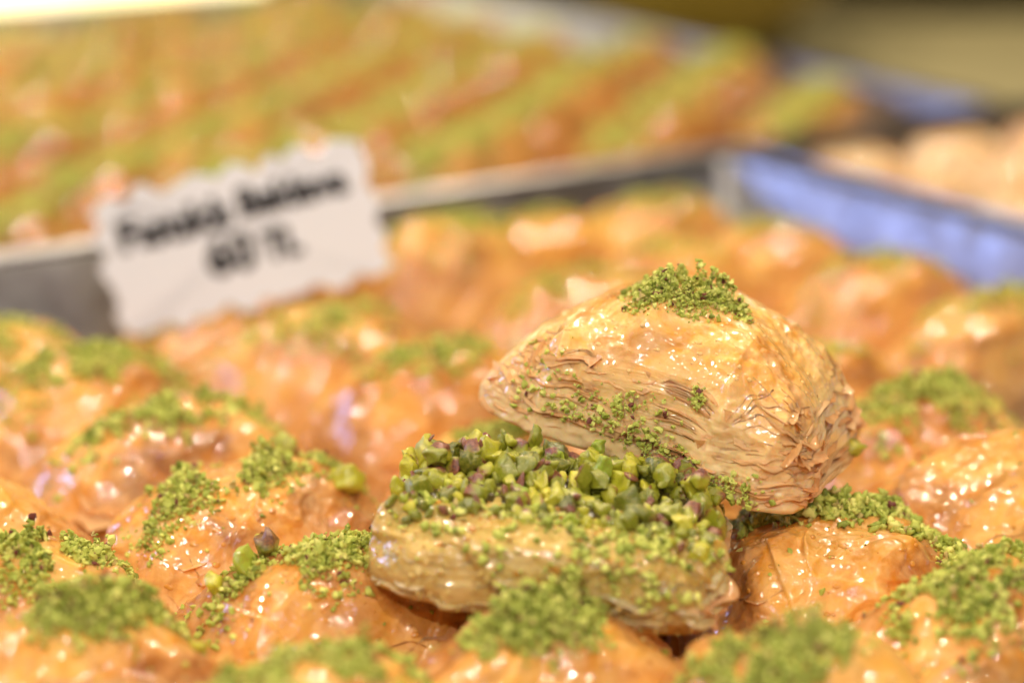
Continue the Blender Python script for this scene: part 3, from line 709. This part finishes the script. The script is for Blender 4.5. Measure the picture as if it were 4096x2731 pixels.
# ---------------------------------------------------------------- price card
def card():
    w, h = 5.85, 2.8
    rs2 = np.random.RandomState(4)
    def side(p0, p1, n, amp):
        p0, p1 = np.array(p0), np.array(p1); d = (p1 - p0); L = np.linalg.norm(d); nn = np.array([d[1], -d[0]]) / L
        out = []
        for i in range(n):
            f = i / n; b = amp * 1.25 * (abs(math.sin(f * math.pi * L / .85 + .8 * math.sin(f * 9))) - .4) + rs2.uniform(-.05, .05) + .05 * math.sin(f * 23)
            out.append(p0 + d * f + nn * b)
        return out
    pts = side((-w / 2, h / 2), (w / 2, h / 2), 90, -.22) + side((w / 2, h / 2), (w / 2, -h / 2), 40, -.04) + side((w / 2, -h / 2), (-w / 2, -h / 2), 90, -.14) + side((-w / 2, -h / 2), (-w / 2, h / 2), 44, -.16)
    pts = np.array(pts); m = len(pts)
    V = np.vstack([np.c_[pts, np.full(m, .02)], np.c_[pts, np.full(m, -.02)], [[0, 0, .02], [0, 0, -.02]]])
    a = np.arange(m); b = (a + 1) % m
    F = np.vstack([np.stack([a, np.full(m, 2 * m), b], -1), np.stack([a + m, b + m, np.full(m, 2 * m + 1)], -1), np.stack([a, b, b + m], -1), np.stack([a, b + m, a + m], -1)])
    t = thing("price_card", "white price card with ragged edges and black lettering standing in the tray", "price card",
              (-5.72, 44.7, 4.12), (math.radians(78), math.radians(-14), math.radians(2)), me=mesh_np("price_card", V, F, M_PAPER, False))
    def text(s, x, y, size, width, bold=.042):
        c = bpy.data.curves.new("lettering", 'FONT'); c.body = s; c.size = size * S; c.offset = .01 * S * size; c.extrude = .002 * S
        c.align_x = 'LEFT'
        tmp = bpy.data.objects.new("lettering", c); COL.objects.link(tmp)
        bpy.context.view_layer.update()
        me = bpy.data.meshes.new_from_object(tmp.evaluated_get(bpy.context.evaluated_depsgraph_get()))
        bpy.data.objects.remove(tmp)
        me.calc_loop_triangles()
        co = np.array([v.co[:] for v in me.vertices]); tr = np.array([t_.vertices[:] for t_ in me.loop_triangles])
        co[:, 0] -= co[:, 0].min(); co[:, 0] *= width * S / co[:, 0].max(); co /= S
        Vs, Fs = [], []
        for k_, (ox, oy) in enumerate(((0, 0), (bold, 0), (-bold, 0), (0, bold), (0, -bold))):  # thick marker strokes, passes a hair apart
            Vs.append(co + np.array([ox, oy, .003 * k_])); Fs.append(tr + k_ * len(co))
        link("lettering", mesh_np("lettering", np.vstack(Vs), np.vstack(Fs), M_INK, False), t, (x, y, .026))
    text("Fıstıklı", -2.5, .32, .92, 2.35)
    text("Baklava", .15, .42, .82, 2.3)
    text("60", -.80, -.62, 1.05, 1.0, .045)
    text("TL", .42, -.58, .86, .76, .045)
card()

# ---------------------------------------------------------------- far trays (all strongly out of focus)
FAR = []
for k in range(4):
    V, F, pale, b = loaf(120 + k, 4.5, 3.1, 2.9, 64, 30, p=.7, q=.55, fine=.0)
    bodyM = mesh_np("pastry_body", V, F, M_TOAST, attrs={'pale': pale * .5})
    Vc, Fc, tint = crumbs(130 + k, b, [(-1.5, .0, 1.1, .62, 1, 0), (.0, 0, 1.2, .66, 1, 0), (1.5, 0, 1.1, .62, 1, 0)], 900, .05, .12, stray=20, pile=.3)
    capM = mesh_np("pistachio_crumbs", Vc, Fc, M_CRUMB, False, {'tint': tint})
    Vd, Fd = droplets(140 + k, b, 26, (4.2, 3.0), 2.9, (.08, .20))
    FAR.append((bodyM, capM, mesh_np("syrup_droplets", Vd, Fd, M_BEAD)))
rs = np.random.RandomState(31)
proto = thing("small_baklava", "small out of focus baklava with green dust in the tray behind the price card", "baklava", (0, 0, 0), (0, 0, 0), "small baklava rows in the far left tray")
for nm, me, kd in zip(("pastry_body", "pistachio_crumbs", "syrup_droplets"), FAR[0], (None, 'stuff', 'stuff')):
    c = link(nm, me, proto)
    if kd: c['kind'] = kd
first = True
SUB = [('small out of focus baklava along the near wall of the tray behind the card', 'small baklava along the near wall of the far tray'), ('small out of focus baklava along the right wall of the tray behind the card', 'small baklava along the right wall of the far tray'), ('small out of focus baklava in the last row below the glowing lamp', 'small baklava in the last row of the far tray'), ('small out of focus baklava in the middle rows of the tray behind the card', 'small baklava in the middle rows of the far tray')]
ang = math.radians(72)
for i in range(-9, 12):
    for j in range(0, 12):
        x = -6 + i * 3.85 + j * 1.30 + rs.uniform(-.12, .12); y = 46.5 + j * 3.8 - i * .75 + rs.uniform(-.15, .15)
        al = x * .83 + y * .555; be = x * .555 - y * .83
        if not (-1 < al < 46.4 and -79 < be < -47.2): continue
        if abs(x) > .262 * (y + 4): continue
        if y > 92: continue
        if first: r_ = proto; ch = list(proto.children); first = False
        else:
            r_ = proto.copy(); COL.objects.link(r_); ch = []
            for c0 in proto.children:
                c = c0.copy(); COL.objects.link(c); c.parent = r_; ch.append(c)
        lb = SUB[0] if be > -50.8 else SUB[1] if al > 42 else SUB[2] if be < -75.5 else SUB[3]
        r_['label'] = lb[0]; r_['group'] = lb[1]
        r_.location = Vector((x, y, .15)) * S; r_.rotation_euler = (0, 0, ang + rs.uniform(-.03, .03))
        s = rs.uniform(1.0, 1.1); r_.scale = (s, s, s * rs.uniform(.92, 1.06))
        f = FAR[rs.randint(4)]
        for c, me in zip(ch, f): c.data = me
# right tray: pale pastries
V, F, pale, b = loaf(160, 4.3, 3.3, 3.2, 64, 30, p=.62, q=.6, fine=.0, pale_lo=.3)
palM = mesh_np("pastry_body", V, F, M_WHITE, attrs={'pale': pale})
Vd, Fd = droplets(161, b, 30, (4.2, 3.0), 3.2, (.08, .20)); palD = mesh_np("syrup_droplets", Vd, Fd, M_SYRUP)
for i in range(0, 5):
    for j in range(0, 9):
        al = 40.0 + i * 3.75; be = -42.9 + j * 3.05
        x, y, _ = tray_pos(al, be)
        if x > .285 * y or y < 43 : continue
        t = thing("pale_pastry", "out of focus pale orange pastry without green dust in the tray at the right edge", "pastry", (x, y, .12), (0, 0, TRAY_ANG + rs.uniform(-.3, .3)), "pale pastries in the right tray", (.82, .84, .95))
        link("pastry_body", palM, t); link("syrup_droplets", palD, t, kind='stuff')

# ---------------------------------------------------------------- behind the trays
M_GLOW = simple("lit_lamp_glass", (1, .95, .7), .4, emit=((1.0, .88, .50), 3.4))
gl = thing("display_lamp", "glowing yellow white lamp blurred in the top left corner", "lamp", (-24, 92, 0), (0, 0, math.radians(12)))
link("lamp_glass", box_mesh("lamp_glass", -12, 13.5, -1.5, 1.5, -.2, 12, M_GLOW), gl)
link("lamp_foot", box_mesh("lamp_foot", -12.5, 14, -2, 2, -.29, -.21, M_STEEL), gl)

def lathe(name, prof, mat, k=48):
    a = np.linspace(0, 2 * np.pi, k, endpoint=False)
    V = np.array([[(r * math.cos(t), r * math.sin(t), z) for t in a] for r, z in prof]).reshape(-1, 3)
    return mesh_np(name, V, grid_faces(len(prof), k, True), mat)
M_DISH = simple("mustard_glaze", (0.26, 0.18, 0.015), 0.35, 0, .3, 0.3, 0.3)
d = thing("serving_bowl", "dark mustard bowl blurred at the top edge behind the trays", "bowl", (8.5, 96.5, -.3))
link("bowl_body", lathe("bowl_body", [(.1, 0), (3, 0), (3.3, .5), (5.5, 2.6), (6.6, 5.2), (6.8, 6.2), (6.5, 6.2), (6.2, 5.2), (5.2, 2.9), (3, .9), (.1, .7)], M_DISH), d)
link("bowl_rim", lathe("bowl_rim", [(6.8, 6.2), (7.0, 6.4), (6.65, 6.55), (6.5, 6.2)], M_DISH), d)
